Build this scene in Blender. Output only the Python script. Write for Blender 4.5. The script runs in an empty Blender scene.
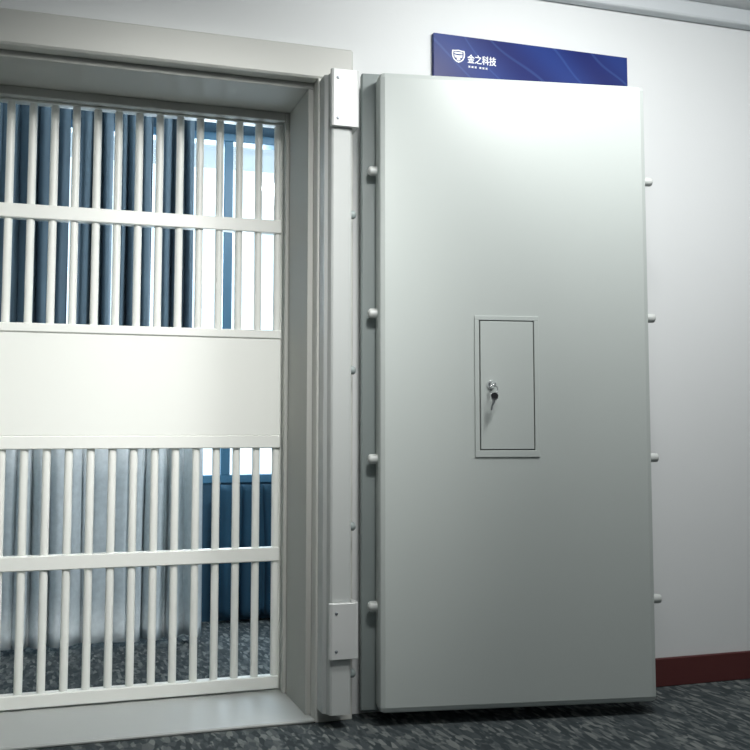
import bpy, bmesh, math, random
from mathutils import Vector, Matrix
random.seed(4)
S = bpy.context.scene
C = S.collection
S.view_settings.view_transform = 'Standard'

# ---------------- materials ----------------
def mat(name, col, rough=0.5, metal=0.0, spec=0.5, bump=0.0, bscale=200, var=0.0, vscale=3):
    m = bpy.data.materials.new(name); m.use_nodes = True
    nt = m.node_tree; b = nt.nodes['Principled BSDF']
    b.inputs['Base Color'].default_value = (*col, 1)
    b.inputs['Roughness'].default_value = rough
    b.inputs['Metallic'].default_value = metal
    b.inputs['Specular IOR Level'].default_value = spec
    tc = nt.nodes.new('ShaderNodeTexCoord')
    n = nt.nodes.new('ShaderNodeTexNoise'); n.inputs['Scale'].default_value = bscale
    nt.links.new(tc.outputs['Object'], n.inputs['Vector'])
    if bump:
        bp = nt.nodes.new('ShaderNodeBump'); bp.inputs['Strength'].default_value = bump
        bp.inputs['Distance'].default_value = 0.002
        nt.links.new(n.outputs['Fac'], bp.inputs['Height'])
        nt.links.new(bp.outputs['Normal'], b.inputs['Normal'])
    if var:
        mx = nt.nodes.new('ShaderNodeMixRGB'); mx.inputs[1].default_value = (*[c*(1-var) for c in col], 1)
        mx.inputs[2].default_value = (*[min(1, c*(1+var)) for c in col], 1)
        n2 = nt.nodes.new('ShaderNodeTexNoise'); n2.inputs['Scale'].default_value = vscale
        nt.links.new(tc.outputs['Object'], n2.inputs['Vector'])
        nt.links.new(n2.outputs['Fac'], mx.inputs[0]); nt.links.new(mx.outputs[0], b.inputs['Base Color'])
    return m

M = {}
M['door'] = mat('door_paint', (.515, .56, .54), .38, bump=.06, bscale=350, var=.015)
M['frame'] = mat('frame_paint', (.57, .58, .545), .45, bump=.05, bscale=350, var=.02)
M['lining'] = mat('frame_paint_shaded', (.43, .44, .415), .62, spec=.3)  # same paint as the frame, with the shade of the reveal in its colour
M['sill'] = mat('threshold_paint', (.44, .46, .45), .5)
M['gate'] = mat('gate_paint', (.84, .86, .82), .35)
M['bracket'] = mat('bracket_paint', (.68, .70, .69), .28, .25)
M['edge'] = mat('plate_gap_shade', (.26, .30, .295), .45, var=.03)  # colour darkened to put shade into the gaps beside the door
M['post'] = mat('post_paint', (.46, .485, .475), .36, var=.02)
M['bolt'] = mat('bolt_paint', (.60, .63, .61), .3)
M['seam'] = mat('dark_seam', (.06, .065, .06), .8)
M['wall'] = mat('wall_paint', (.80, .825, .825), .8, bump=.1, bscale=150, var=.015)
M['ceil'] = mat('ceiling_paint', (.8, .82, .82), .8)
M['cornice'] = mat('cornice_paint', (.66, .70, .72), .7)
M['base'] = mat('baseboard_paint', (.10, .025, .024), .5)
M['farwall'] = mat('blue_wall_paint', (.018, .06, .10), .7, var=.15)
M['winframe'] = mat('window_frame_paint', (.04, .14, .23), .4)
M['drape'] = mat('blue_drape', (.085, .135, .175), .85, bump=.2, bscale=400, var=.12, vscale=9)
M['navy'] = mat('navy_drape', (.013, .058, .10), .85, bump=.2, bscale=400, var=.35, vscale=6)
M['sheer'] = mat('white_curtain', (.70, .75, .77), .85, bump=.3, bscale=60, var=.16, vscale=40)
M['chrome'] = mat('chrome', (.85, .86, .88), .18, 1.0)
M['black'] = mat('black_plastic', (.015, .015, .018), .4)
M['white'] = mat('white_print', (.92, .95, .98), .5)
M['rod'] = mat('rod_metal', (.3, .33, .36), .35, .8)

def glass_mat():
    m = bpy.data.materials.new('window_glass'); m.use_nodes = True
    nt = m.node_tree; nt.nodes.clear()
    o = nt.nodes.new('ShaderNodeOutputMaterial'); mx = nt.nodes.new('ShaderNodeMixShader')
    t = nt.nodes.new('ShaderNodeBsdfTransparent'); g = nt.nodes.new('ShaderNodeBsdfGlossy')
    g.inputs['Roughness'].default_value = .05; mx.inputs[0].default_value = .06
    t.inputs['Color'].default_value = (.92, .97, 1, 1)
    nt.links.new(t.outputs[0], mx.inputs[1]); nt.links.new(g.outputs[0], mx.inputs[2])
    nt.links.new(mx.outputs[0], o.inputs[0]); return m
M['glass'] = glass_mat()

def carpet_mat():
    m = bpy.data.materials.new('patterned_carpet'); m.use_nodes = True
    nt = m.node_tree; b = nt.nodes['Principled BSDF']; b.inputs['Roughness'].default_value = 1
    b.inputs['Specular IOR Level'].default_value = 0
    tc = nt.nodes.new('ShaderNodeTexCoord')
    def strokes(rot, sx, sy):
        mp = nt.nodes.new('ShaderNodeMapping'); mp.inputs['Scale'].default_value = (sx, sy, 1)
        mp.inputs['Rotation'].default_value = (0, 0, rot)
        nt.links.new(tc.outputs['Object'], mp.inputs[0])
        v = nt.nodes.new('ShaderNodeTexVoronoi'); v.feature = 'SMOOTH_F1'; v.inputs['Scale'].default_value = 1
        v.inputs['Smoothness'].default_value = .3
        nt.links.new(mp.outputs[0], v.inputs['Vector'])
        return v
    a = strokes(.5, 80, 20); c = strokes(2.0, 72, 19)
    n = nt.nodes.new('ShaderNodeTexNoise'); n.inputs['Scale'].default_value = 9; n.inputs['Detail'].default_value = 4
    nt.links.new(tc.outputs['Object'], n.inputs[0])
    st = nt.nodes.new('ShaderNodeValToRGB'); st.color_ramp.elements[0].position = .46; st.color_ramp.elements[1].position = .54
    nt.links.new(n.outputs['Fac'], st.inputs[0])
    sep = nt.nodes.new('ShaderNodeMixRGB')
    nt.links.new(st.outputs[0], sep.inputs[0]); nt.links.new(a.outputs['Color'], sep.inputs[1]); nt.links.new(c.outputs['Color'], sep.inputs[2])
    bw = nt.nodes.new('ShaderNodeRGBToBW'); nt.links.new(sep.outputs[0], bw.inputs[0])
    r = nt.nodes.new('ShaderNodeValToRGB')
    r.color_ramp.elements[0].position = .28; r.color_ramp.elements[0].color = (.050, .060, .065, 1)
    r.color_ramp.elements[1].position = .85; r.color_ramp.elements[1].color = (.19, .205, .20, 1)
    e = r.color_ramp.elements.new(.55); e.color = (.085, .098, .102, 1)
    nt.links.new(bw.outputs[0], r.inputs[0]); nt.links.new(r.outputs[0], b.inputs['Base Color'])
    f = nt.nodes.new('ShaderNodeTexNoise'); f.inputs['Scale'].default_value = 260
    nt.links.new(tc.outputs['Object'], f.inputs[0])
    bp = nt.nodes.new('ShaderNodeBump'); bp.inputs['Strength'].default_value = .3; bp.inputs['Distance'].default_value = .002
    nt.links.new(f.outputs['Fac'], bp.inputs['Height']); nt.links.new(bp.outputs[0], b.inputs['Normal'])
    return m
M['carpet'] = carpet_mat()

def sign_mat():
    m = bpy.data.materials.new('blue_sign_print'); m.use_nodes = True
    nt = m.node_tree; b = nt.nodes['Principled BSDF']; b.inputs['Roughness'].default_value = .4
    b.inputs['Specular IOR Level'].default_value = .25
    tc = nt.nodes.new('ShaderNodeTexCoord')
    mp = nt.nodes.new('ShaderNodeMapping'); mp.inputs['Rotation'].default_value = (0, .9, 0)
    nt.links.new(tc.outputs['Object'], mp.inputs[0])
    def wave(scale, dist):
        w = nt.nodes.new('ShaderNodeTexWave'); w.inputs['Scale'].default_value = scale; w.inputs['Distortion'].default_value = dist
        w.inputs['Detail'].default_value = 0; nt.links.new(mp.outputs[0], w.inputs[0]); return w
    w = wave(1.3, 2.5); l = wave(3.2, 4.5)
    r = nt.nodes.new('ShaderNodeValToRGB')
    r.color_ramp.elements[0].color = (.007, .016, .13, 1); r.color_ramp.elements[1].color = (.012, .036, .20, 1)
    nt.links.new(w.outputs['Fac'], r.inputs[0])
    rl = nt.nodes.new('ShaderNodeValToRGB'); rl.color_ramp.elements[0].position = .975; rl.color_ramp.elements[1].position = 1
    rl.color_ramp.elements[1].color = (.16, .16, .16, 1)
    nt.links.new(l.outputs['Fac'], rl.inputs[0])
    mx = nt.nodes.new('ShaderNodeMixRGB'); mx.inputs[2].default_value = (.10, .22, .55, 1)
    nt.links.new(rl.outputs[0], mx.inputs[0]); nt.links.new(r.outputs[0], mx.inputs[1])
    nt.links.new(mx.outputs[0], b.inputs['Base Color'])
    return m
M['sign'] = sign_mat()

# ---------------- helpers ----------------
def obj(name, bm, m, parent=None, smooth=False, world=False):
    me = bpy.data.meshes.new(name); bmesh.ops.recalc_face_normals(bm, faces=bm.faces[:])
    bm.to_mesh(me); bm.free()
    if m: me.materials.append(m)
    if smooth:
        for p in me.polygons: p.use_smooth = len(p.vertices) == 4
    o = bpy.data.objects.new(name, me); C.objects.link(o)
    if parent:
        o.parent = parent
        if world:
            pm = Matrix.Translation(parent.location) @ parent.rotation_euler.to_matrix().to_4x4()
            o.matrix_parent_inverse = pm.inverted()
    return o

def box(bm, a, b, bev=0, seg=1):
    r = bmesh.ops.create_cube(bm, size=1)
    vs = r['verts']
    c = [(a[i]+b[i])/2 for i in range(3)]; d = [abs(b[i]-a[i]) for i in range(3)]
    for v in vs: v.co = Vector([c[i]+v.co[i]*d[i] for i in range(3)])
    if bev:
        es = list({e for v in vs for e in v.link_edges})
        bmesh.ops.bevel(bm, geom=es, offset=bev, segments=seg, affect='EDGES', profile=.5)
    return bm
def bx(a, b, bev=0, seg=1): return box(bmesh.new(), a, b, bev, seg)

def lathe(bm, prof, p0, axis, n=20):
    ax = Vector(axis).normalized(); u = ax.orthogonal().normalized(); v = ax.cross(u); p0 = Vector(p0)
    rings = []
    for t, r in prof:
        if r < 1e-6: rings.append([bm.verts.new(p0+ax*t)])
        else: rings.append([bm.verts.new(p0+ax*t+(u*math.cos(2*math.pi*k/n)+v*math.sin(2*math.pi*k/n))*r) for k in range(n)])
    for A, B in zip(rings, rings[1:]):
        for k in range(n):
            a0, a1 = A[k % len(A)], A[(k+1) % len(A)]; b0, b1 = B[k % len(B)], B[(k+1) % len(B)]
            f = []
            for q in (a0, a1, b1, b0):
                if q not in f: f.append(q)
            if len(f) > 2: bm.faces.new(f)
    return bm
def cyl(p0, p1, r, n=24, bm=None):
    """open tube; its ends are buried in the rails"""
    bm = bm or bmesh.new(); d = (Vector(p1)-Vector(p0)); L = d.length
    return lathe(bm, [(0, r), (L, r)], p0, d, n)
def tube(bm, pts, r, n=10, closed=False):
    pts = [Vector(p) for p in pts]; N = len(pts); rings = []
    for i, p in enumerate(pts):
        if closed: d = pts[(i+1) % N]-pts[i-1]
        else: d = pts[min(i+1, N-1)]-pts[max(i-1, 0)]
        d.normalize(); ref = Vector((0, 1, 0)) if abs(d.y) < .9 else Vector((1, 0, 0))
        u = d.cross(ref).normalized(); v = d.cross(u)
        rings.append([bm.verts.new(p+(u*math.cos(2*math.pi*k/n)+v*math.sin(2*math.pi*k/n))*r) for k in range(n)])
    pr = list(zip(rings, rings[1:])) + ([(rings[-1], rings[0])] if closed else [])
    for A, B in pr:
        for k in range(n): bm.faces.new((A[k], A[(k+1) % n], B[(k+1) % n], B[k]))
    if not closed:
        bm.faces.new(rings[0]); bm.faces.new(rings[-1])
    return bm
def prism(bm, pts, y0, y1):
    A = [bm.verts.new((x, y0, z)) for x, z in pts]; B = [bm.verts.new((x, y1, z)) for x, z in pts]
    bm.faces.new(A); bm.faces.new(B[::-1])
    n = len(pts)
    for k in range(n): bm.faces.new((A[k], A[(k+1) % n], B[(k+1) % n], B[k]))
    return bm
def vprism(bm, pts, z0, z1):
    """polygon in XY, extruded in Z"""
    A = [bm.verts.new((x, y, z0)) for x, y in pts]; B = [bm.verts.new((x, y, z1)) for x, y in pts]
    bm.faces.new(A); bm.faces.new(B[::-1])
    n = len(pts)
    for k in range(n): bm.faces.new((A[k], A[(k+1) % n], B[(k+1) % n], B[k]))
    return bm

def tag(o, label=None, cat=None, group=None, kind=None):
    if label: o['label'] = label
    if cat: o['category'] = cat
    if group: o['group'] = group
    if kind: o['kind'] = kind
    return o
def thing(name, label, cat, loc=(0, 0, 0), rz=0, group=None):
    o = bpy.data.objects.new(name, None); C.objects.link(o)
    o.location = loc; o.rotation_euler = (0, 0, rz); o.empty_display_size = .1
    return tag(o, label, cat, group)
def struct(name, bm, m, label, cat):
    return tag(obj(name, bm, m), label, cat, kind='structure')

# ---------------- setting ----------------
WY = .03          # face of the main wall
XL, XR = -.34, .94  # casing outer edges
ZT = 2.19
CE = 2.55
struct('floor', bx((-3.2, -5.0, -.1), (4.6, 3.0, 0)), M['carpet'], 'dark grey carpet with a fine pale broken pattern', 'floor')
struct('ceiling', bx((-3.2, -5.0, CE), (4.6, 3.0, CE+.1)), M['ceil'], 'plain white ceiling above the room', 'ceiling')
bm = bmesh.new()
box(bm, (-3.1, WY, 0), (XL+.05, .42, CE)); box(bm, (XR-.05, WY, 0), (4.5, .42, CE)); box(bm, (XL+.05, WY, ZT-.05), (XR-.05, .42, CE))
struct('wall_front', bm, M['wall'], 'pale grey painted wall around the vault door frame', 'wall')
struct('wall_left', bx((-3.2, -5, 0), (-3.1, WY, CE)), M['wall'], 'pale painted wall on the left of the room', 'wall')
struct('wall_right', bx((4.5, -5, 0), (4.6, WY, CE)), M['wall'], 'pale painted wall on the right of the room', 'wall')
struct('wall_rear', bx((-3.2, -5.1, 0), (4.6, -5, CE)), M['wall'], 'pale painted wall facing the vault door', 'wall')
FY = 1.75
WX0, WX1, WZ0, WZ1 = -.7, 1.22, .66, 2.40
bm = bmesh.new()
box(bm, (-1.5, FY, 0), (WX0, FY+.15, CE)); box(bm, (WX1, FY, 0), (2.6, FY+.15, CE))
box(bm, (WX0, FY, 0), (WX1, FY+.15, WZ0)); box(bm, (WX0, FY, WZ1), (WX1, FY+.15, CE))
struct('wall_far', bm, M['farwall'], 'deep blue wall with the window in the inner room', 'wall')
struct('wall_far_left', bx((-1.5, .42, 0), (-1.4, FY, CE)), M['wall'], 'left side wall of the inner room', 'wall')
struct('wall_far_right', bx((2.5, .42, 0), (2.6, FY, CE)), M['farwall'], 'right side wall of the inner room', 'wall')
bm = bmesh.new(); box(bm, (1.12, WY-.015, 0), (4.5, WY, .10), .003)
struct('baseboard_front', bm, M['base'], 'dark red baseboard along the wall beside the vault door', 'baseboard')
bm = bmesh.new()
box(bm, (-3.1, WY-.05, 2.485), (4.5, WY, CE), .010, 2)
struct('trim_1', bm, M['cornice'], 'plain pale cornice along the top of the wall', 'trim')
# window
w = thing('window_1', 'bright daylit window behind the barred gate', 'window', (0, FY, 0)); w['kind'] = 'structure'
bm = bmesh.new()
for a, b in (((WX0, -.01, WZ0), (WX0+.04, .08, WZ1)), ((WX1-.04, -.01, WZ0), (WX1, .08, WZ1)), ((WX0+.04, -.01, WZ0), (WX1-.04, .08, WZ0+.04)), ((WX0+.04, -.01, WZ1-.04), (WX1-.04, .08, WZ1))):
    box(bm, a, b, .003)
obj('window_frame', bm, M['winframe'], w)
for x in (-.2, .30, .80): obj('mullion', bx((x, -.01, WZ0+.04), (x+.045, .07, WZ1-.04), .003), M['winframe'], w)
obj('pane', bx((WX0+.04, .035, WZ0+.04), (WX1-.04, .041, WZ1-.04)), M['glass'], w)

# ---------------- curtains ----------------
def drape(name, x0, x1, z0, z1, y, folds, amp, m, label, cat, group=None, ph=0.0, seed=1, sw=.24):
    bm = bmesh.new(); n = folds*20; rows = 18; g = []
    rnd = random.Random(seed)
    A = [rnd.uniform(.5, 1.35) for _ in range(folds+2)]
    wd_ = [rnd.uniform(.6, 1.4) for _ in range(folds)]; sm = sum(wd_); ed = [0]
    for q in wd_: ed.append(ed[-1]+q/sm)
    for j in range(rows+1):
        t = j/rows; z = z0+(z1-z0)*t; row = []
        for i in range(n+1):
            q = i/20; k = min(int(q), folds-1); fr_ = q-k
            s = ed[k]+(ed[k+1]-ed[k])*fr_
            am = A[k]*(1-fr_)+A[k+1]*fr_
            a = amp*(1-.4*t)*am
            th = 2*math.pi*q+ph+.5*math.sin(2.4*t+ph+k*1.7)
            edge = min(1, s*4, (1-s)*4)
            x = x0+(x1-x0)*s + sw*edge*(x1-x0)/folds*math.sin(th+1.2)
            yy = y + a*math.sin(th) + .22*a*math.sin(2*th+1+k)
            row.append(bm.verts.new((x, yy, z)))
        g.append(row)
    for j in range(rows):
        for i in range(n): bm.faces.new((g[j][i], g[j][i+1], g[j+1][i+1], g[j+1][i]))
    o = obj(name, bm, m, smooth=True)
    md = o.modifiers.new('thick', 'SOLIDIFY'); md.thickness = .002
    return tag(o, label, cat, group)
DY = 1.50
drape('curtain', -.60, .06, 1.02, 2.385, DY, 9, .042, M['drape'], 'wide dark blue drape at the left end of the curtain rod', 'curtain', seed=3)
drape('curtain', .09, .25, 1.02, 2.385, DY, 3, .042, M['drape'], 'narrow dark blue drape in the middle of the row', 'curtain', ph=1, seed=5)
drape('curtain', .275, .43, 1.02, 2.385, DY, 3, .042, M['drape'], 'dark blue drape second from the bare window', 'curtain', ph=2.2, seed=8)
drape('curtain', .455, .62, 1.02, 2.385, DY, 3, .042, M['drape'], 'dark blue drape nearest to the bright bare window', 'curtain', ph=.4, seed=13)
drape('cafe_curtain', -.60, .65, .025, 1.08, DY-.19, 15, .06, M['sheer'], 'pale grey-white lower curtain hanging below the steel panel', 'curtain', seed=21)
drape('curtain', .76, 1.50, .03, .655, FY-.07, 6, .028, M['navy'], 'short navy drape hanging from the window edge down to the floor', 'curtain', ph=.8, seed=34)
def rod(z, y, x0, x1, label):
    t = thing('curtain_rod', label, 'curtain rod', (x0, y, z))
    obj('rod', cyl((0, 0, 0), (x1-x0, 0, 0), .010), M['rod'], t, True)
    for x in (0, x1-x0):
        s = -1 if x == 0 else 1
        obj('finial', lathe(bmesh.new(), [(0, .011), (.006, .018), (.018, .022), (.03, .016), (.036, 0)], (x, 0, 0), (s, 0, 0)), M['rod'], t, True)
        obj('bracket', bx((x-.008-s*.012, 0.005, -.012), (x+.008-s*.012, FY-y, .012), .002), M['rod'], t)
rod(2.405, DY, -.66, 1.2, 'upper curtain rod carrying the dark blue drapes')
rod(1.10, DY-.19, -.70, .74, 'lower curtain rod carrying the pale curtain')

# ---------------- vault door frame ----------------
OX0, OX1, OZ = -.20, .80, 2.06
MX = (OX0+OX1)/2
fr = thing('vault_door_frame', 'cream steel frame set into the wall around the barred gate', 'door frame', (MX, 0, 0))
def fp(name, a, b, m='frame', bev=.003): return obj(name, bx(a, b, bev), M[m], fr, world=True)
fp('header', (XL, -.03, OZ+.02), (XR, WY, ZT), bev=.006)
fp('jamb', (XL, -.03, 0), (OX0-.018, WY, OZ+.02))
fp('jamb', (OX1+.018, -.03, 0), (XR, WY, OZ+.02))
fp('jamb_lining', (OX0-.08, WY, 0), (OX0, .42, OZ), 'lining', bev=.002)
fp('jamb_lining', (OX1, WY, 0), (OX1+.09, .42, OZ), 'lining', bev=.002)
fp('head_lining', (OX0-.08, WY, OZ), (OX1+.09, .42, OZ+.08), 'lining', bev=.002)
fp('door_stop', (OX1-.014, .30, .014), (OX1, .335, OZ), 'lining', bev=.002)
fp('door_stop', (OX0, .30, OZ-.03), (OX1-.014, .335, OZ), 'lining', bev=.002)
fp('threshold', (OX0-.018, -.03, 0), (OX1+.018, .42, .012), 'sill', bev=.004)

# ---------------- barred gate ----------------
GY = .37
gt = thing('barred_gate', 'white steel day gate of vertical bars with a solid middle panel', 'gate', (MX, GY, 0))
def gp(name, bm, smooth=False, parent=gt): return obj(name, bm, M['gate'], parent, smooth, world=True)
gx0, gx1 = OX0+.004, OX1-.004
gp('stile', bx((gx0, GY-.012, .014), (gx0+.012, GY+.02, OZ-.01), .002))
gp('stile', bx((gx1-.012, GY-.012, .014), (gx1, GY+.02, OZ-.01), .002))
for z, h in ((OZ-.022, .012), (1.652, .024), (.482, .024), (.040, .022)):
    gp('rail', bx((gx0+.012, GY-.022, z-h), (gx1-.012, GY+.02, z+h), .003))
P0, P1 = .855, 1.275
gp('panel', bx((gx0+.012, GY-.018, P0+.045), (gx1-.012, GY+.018, P1-.03), .002))
gp('panel_rim', bx((gx0+.012, GY-.024, P1-.03), (gx1-.012, GY+.02, P1), .003))
gp('panel_rim', bx((gx0+.012, GY-.024, P0), (gx1-.012, GY+.02, P0+.045), .003))
x = .772
while x > gx0+.03:
    gp('bar', cyl((x, GY, P1-.004), (x, GY, OZ-.030), .0135), True)
    gp('bar', cyl((x, GY, .058), (x, GY, P0+.004), .0135), True)
    x -= .0707

# ---------------- vault door ----------------
vd = thing('vault_door', 'thick pale grey steel vault door swung open against the wall', 'vault door', (.992, -.145, 0), math.radians(-9.2))
W = .915; Z0, Z1 = .04, 2.085
obj('door_slab', bx((0, 0, Z0), (W, .085, Z1), .020, 2), M['door'], vd)
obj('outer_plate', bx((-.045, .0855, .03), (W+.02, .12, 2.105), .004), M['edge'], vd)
for z in (1.763, 1.295, .827, .364):
    for s in (-1, 1):
        L = .030 if s < 0 else .038
        obj('locking_bolt', lathe(bmesh.new(), [(0, .0155), (L-.010, .0155), (L-.005, .0135), (L-.001, .007), (L, 0)], (0 if s < 0 else W, .045, z), (s, 0, 0)), M['bolt'], vd, True)
hp = obj('hinge_post', vprism(bmesh.new(), [(.824, -.092), (.835, -.098), (.840, -.121), (.846, -.125), (.899, -.125), (.906, -.121), (.910, -.11), (.910, -.031), (.824, -.031)], .045, 2.070), M['post'], vd, world=True)
def bracket(z0, z1):
    bm = vprism(bmesh.new(), [(.834, -.1262), (.834, -.135), (.836, -.139), (.842, -.142), (.918, -.142), (.925, -.139), (.928, -.132), (.928, -.05), (.9115, -.05), (.9115, -.1262)], z0, z1)
    es = [e for e in bm.edges if abs(e.verts[0].co.z-e.verts[1].co.z) < 1e-6]
    bmesh.ops.bevel(bm, geom=es, offset=.0015, segments=1, affect='EDGES')
    return bm
for z0, z1 in ((1.89, 2.078), (.215, .385)):
    hb = obj('hinge_bracket', bracket(z0, z1), M['bracket'], vd, world=True)
    for z in (z0+.025, z1-.03):
        obj('screw', lathe(bmesh.new(), [(0, .005), (.002, .004), (.003, 0)], (.855, -.142, z), (0, -1, 0)), M['rod'], hb, True)
for z in (1.615, 1.11, .615, .16):
    obj('hinge_pin', lathe(bmesh.new(), [(0, .014), (.014, .014), (.020, .009), (.021, 0)], (.910, -.09, z), (1, 0, 0)), M['edge'], vd, True, world=True)
# lock cover
lx0, lx1, lz0, lz1 = .312, .527, .832, 1.288
bm = bmesh.new()
t = .004
box(bm, (lx0, -t, lz0), (lx1, 0, lz0+.022), .001); box(bm, (lx0, -t, lz1-.014), (lx1, 0, lz1), .001)
box(bm, (lx0, -t, lz0+.022), (lx0+.015, 0, lz1-.014), .001); box(bm, (lx1-.016, -t, lz0+.022), (lx1, 0, lz1-.014), .001)
obj('lock_cover_frame', bm, M['door'], vd)
obj('lock_recess', bx((lx0+.015, -.0008, lz0+.022), (lx1-.016, 0, lz1-.014)), M['seam'], vd)
ld = obj('lock_cover_door', bx((lx0+.0185, -.0046, lz0+.0255), (lx1-.0195, -.0009, lz1-.0175), .001), M['door'], vd)
kx, kz = .364, 1.064
kh = obj('keyhole', lathe(bmesh.new(), [(0, .014), (.003, .014), (.005, .011), (.006, .011), (.006, 0)], (kx, -.0046, kz), (0, -1, 0)), M['chrome'], ld, True)

# keys hanging in the lock
R = Matrix.Rotation(math.radians(-9.2), 3, 'Z')
kp = Vector((.992, -.145, 0)) + R @ Vector((kx, -.0107, kz))
kb = thing('key_bunch', 'two small keys on a ring hanging from the vault door lock', 'keys', kp, math.radians(-9.2))
def key_bm():
    bm = bmesh.new(); pts = []
    for k_ in range(14):
        a = math.pi*(.12+1.76*k_/13); pts.append((.0115*math.cos(a), .0115*math.sin(a)))
    pts += [(.012, -.0045), (.042, -.0045), (.045, -.002), (.040, .0018), (.036, .0002), (.032, .002), (.027, .0005), (.021, .0045), (.012, .0045)]
    return prism(bm, pts, -.0012, .0012)
k1 = bmesh.new(); prism(k1, [(-.0015, -.004), (.0015, -.004), (.0015, .004), (-.0015, .004)], -.016, 0)
lathe(k1, [(0, 0), (0, .012), (.003, .012), (.003, 0)], (-.0015, -.024, 0), (1, .5, 0))
obj('key', k1, M['chrome'], kb)
rb = bmesh.new(); tube(rb, [(.0135*math.cos(a*math.pi/12), -.028, -.016+.0135*math.sin(a*math.pi/12)) for a in range(24)], .0014, 8, True)
obj('key_ring', rb, M['chrome'], kb, True)
bm = key_bm()
bmesh.ops.transform(bm, matrix=Matrix.Translation((.002, -.031, -.040)) @ Matrix.Rotation(math.radians(102), 4, 'Y'), verts=bm.verts[:])
hk = obj('key', bm, M['chrome'], kb)
bm = bmesh.new(); prism(bm, [(.002+.0115*math.cos(a*math.pi/8), -.036+.010*math.sin(a*math.pi/8)) for a in range(16)], -.034, -.0285)
obj('key_head', bm, M['black'], hk)

# ---------------- blue sign ----------------
sx0, sx1, sz0, sz1 = 1.245, 2.02, 1.84, 2.305
sg = thing('wall_sign', 'deep blue company sign with white emblem behind the open door', 'sign', (sx0, WY, sz0))
sw, sh = sx1-sx0, sz1-sz0
obj('sign_board', bx((0, -.018, 0), (sw, -.0005, sh), .001), M['sign'], sg)
def px2s(px, py):
    return ((px-432)*.00372, sh-((py-33)-(px-432)*.128)*.00345)
ex, ez = px2s(457, 57.5)
K = .78
bm = bmesh.new()
half = [(0, .028), (.012, .026), (.022, .025), (.030, .025), (.032, .010), (.030, -.006), (.024, -.018), (.013, -.027), (0, -.032)]
def shield(k): 
    p = [(x*k, z*k) for x, z in half]; p += [(-x, z) for x, z in p[-2:0:-1]]
    return [(ex+x*K, ez+z*K) for x, z in p]
outer, inner = shield(1.0), shield(.80)
nA = len(outer)
A = [bm.verts.new((x, -.0195, z)) for x, z in outer]; B = [bm.verts.new((x, -.0195, z)) for x, z in inner]
for k_ in range(nA): bm.faces.new((A[k_], A[(k_+1) % nA], B[(k_+1) % nA], B[k_]))
def em(pts): prism(bm, [(ex+x*K*1.12, ez+z*K*1.12) for x, z in pts], -.0197, -.0185)
em([(-.018, .015), (.018, .015), (.017, .008), (-.017, .008)])
em([(-.018, .004), (-.006, .002), (.006, .002), (.018, .004), (.016, -.007), (.005, -.009), (-.005, -.009), (-.016, -.007)])
em([(-.005, -.009), (.005, -.009), (.009, -.015), (0, -.020), (-.009, -.015)])
obj('emblem', bm, M['white'], sg)
def text(body, x, z, size, sx=1.0):
    cu = bpy.data.curves.new('t', 'FONT'); cu.body = body; cu.size = size; cu.extrude = .0004
    to = bpy.data.objects.new('t', cu); C.objects.link(to)
    bpy.context.view_layer.update()
    me0 = bpy.data.meshes.new_from_object(to.evaluated_get(bpy.context.evaluated_depsgraph_get()))
    bpy.data.objects.remove(to)
    me0.transform(Matrix.Translation((x, -.019, z)) @ Matrix.Rotation(math.pi/2, 4, 'X') @ Matrix.Diagonal((sx, 1, 1, 1)))
    b = bmesh.new()
    for dx, dy, dz in ((0, 0, 0), (.0012, -.00005, 0), (.0006, -.0001, .0009)):   # heavier strokes
        c = me0.copy(); c.transform(Matrix.Translation((dx, dy, dz))); b.from_mesh(c); bpy.data.meshes.remove(c)
    me = bpy.data.meshes.new('lettering'); b.to_mesh(me); b.free()
    me.materials.append(M['white'])
    o = bpy.data.objects.new('lettering', me); C.objects.link(o); o.parent = sg
    return o
tx, tz = px2s(466, 65)
text('金之科技', tx, tz+.003, .034, .82)
bm = bmesh.new()
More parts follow.
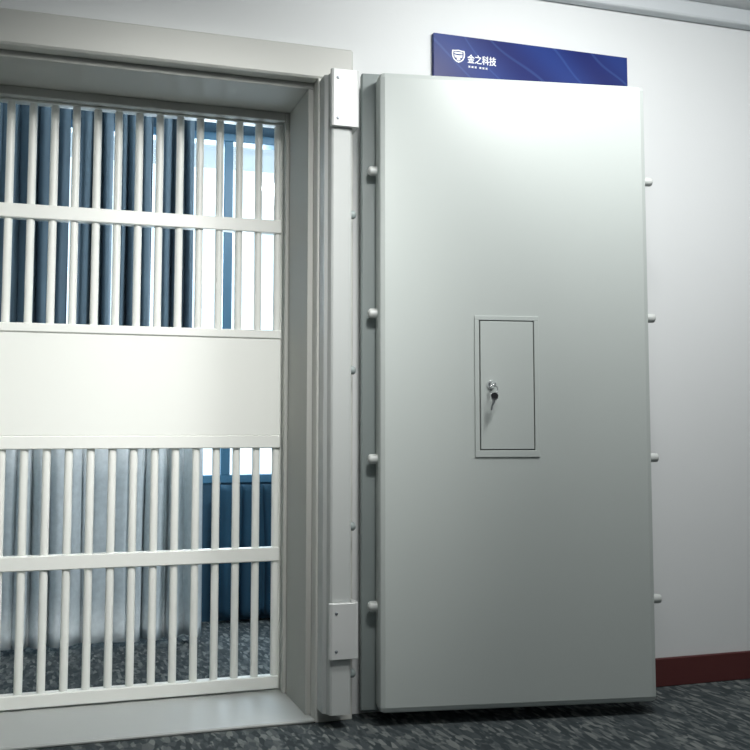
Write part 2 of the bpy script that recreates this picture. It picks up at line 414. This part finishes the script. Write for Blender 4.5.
for g in range(2):
    for c in range(3):
        x = tx+.004+g*.042+c*.012
        box(bm, (x, -.0195, tz-.0155), (x+.008, -.0188, tz-.0135)); box(bm, (x, -.0195, tz-.0115), (x+.008, -.0188, tz-.0095))
        box(bm, (x+.003, -.0195, tz-.0135), (x+.005, -.0188, tz-.0115))
obj('small_lettering', bm, M['white'], sg)

# ---------------- light ----------------
def area(name, loc, target, size, power, col, sy=None, spread=180):
    l = bpy.data.lights.new(name, 'AREA'); l.size = size; l.energy = power; l.color = col
    l.spread = math.radians(spread)
    if sy: l.shape = 'RECTANGLE'; l.size_y = sy
    o = bpy.data.objects.new(name, l); C.objects.link(o); o.location = loc
    o.rotation_euler = (Vector(target)-Vector(loc)).to_track_quat('-Z', 'Y').to_euler()
    return o
area('ceiling_downlight', (1.52, -1.06, 2.50), (1.50, -.56, 1.3), .36, 27, (1, 1, .985))
area('gate_fill', (.66, -1.7, 2.50), (.20, .35, .95), .4, 11.5, (1, .995, .97), spread=62)  # unseen lamp added to brighten the gate, cone kept off the door
area('room_fill', (.5, -3.9, 2.45), (.8, 0, 1.0), 1.2, 14, (.94, .98, 1))
area('right_wall_fill', (2.6, -1.5, 2.50), (2.5, 0, 1.7), .4, 7, (.97, .99, 1), spread=120)  # unseen fill added to lift the wall right of the door
area('window_daylight', (.3, FY+.6, 1.7), (.3, 0, .9), 1.6, 110, (.85, .94, 1))
area('curtain_fill', (1.35, .6, 2.40), (.1, 1.4, .5), .2, 17, (.97, .985, 1))  # added fill, no visible fitting; brightens drapes and lower curtain

wd = bpy.data.worlds.new('World'); S.world = wd; wd.use_nodes = True
wd.node_tree.nodes['Background'].inputs[0].default_value = (.82, .93, 1, 1)
wd.node_tree.nodes['Background'].inputs[1].default_value = 2.0

# ---------------- camera ----------------
cd = bpy.data.cameras.new('camera'); cam = bpy.data.objects.new('camera', cd); C.objects.link(cam)
cd.lens = 48; cd.sensor_width = 36; cd.shift_y = -.032; cd.clip_start = .05
cam.location = (0, -3.157, .92)
cam.rotation_euler = (math.radians(90+4.5), 0, math.radians(-18))
S.camera = cam
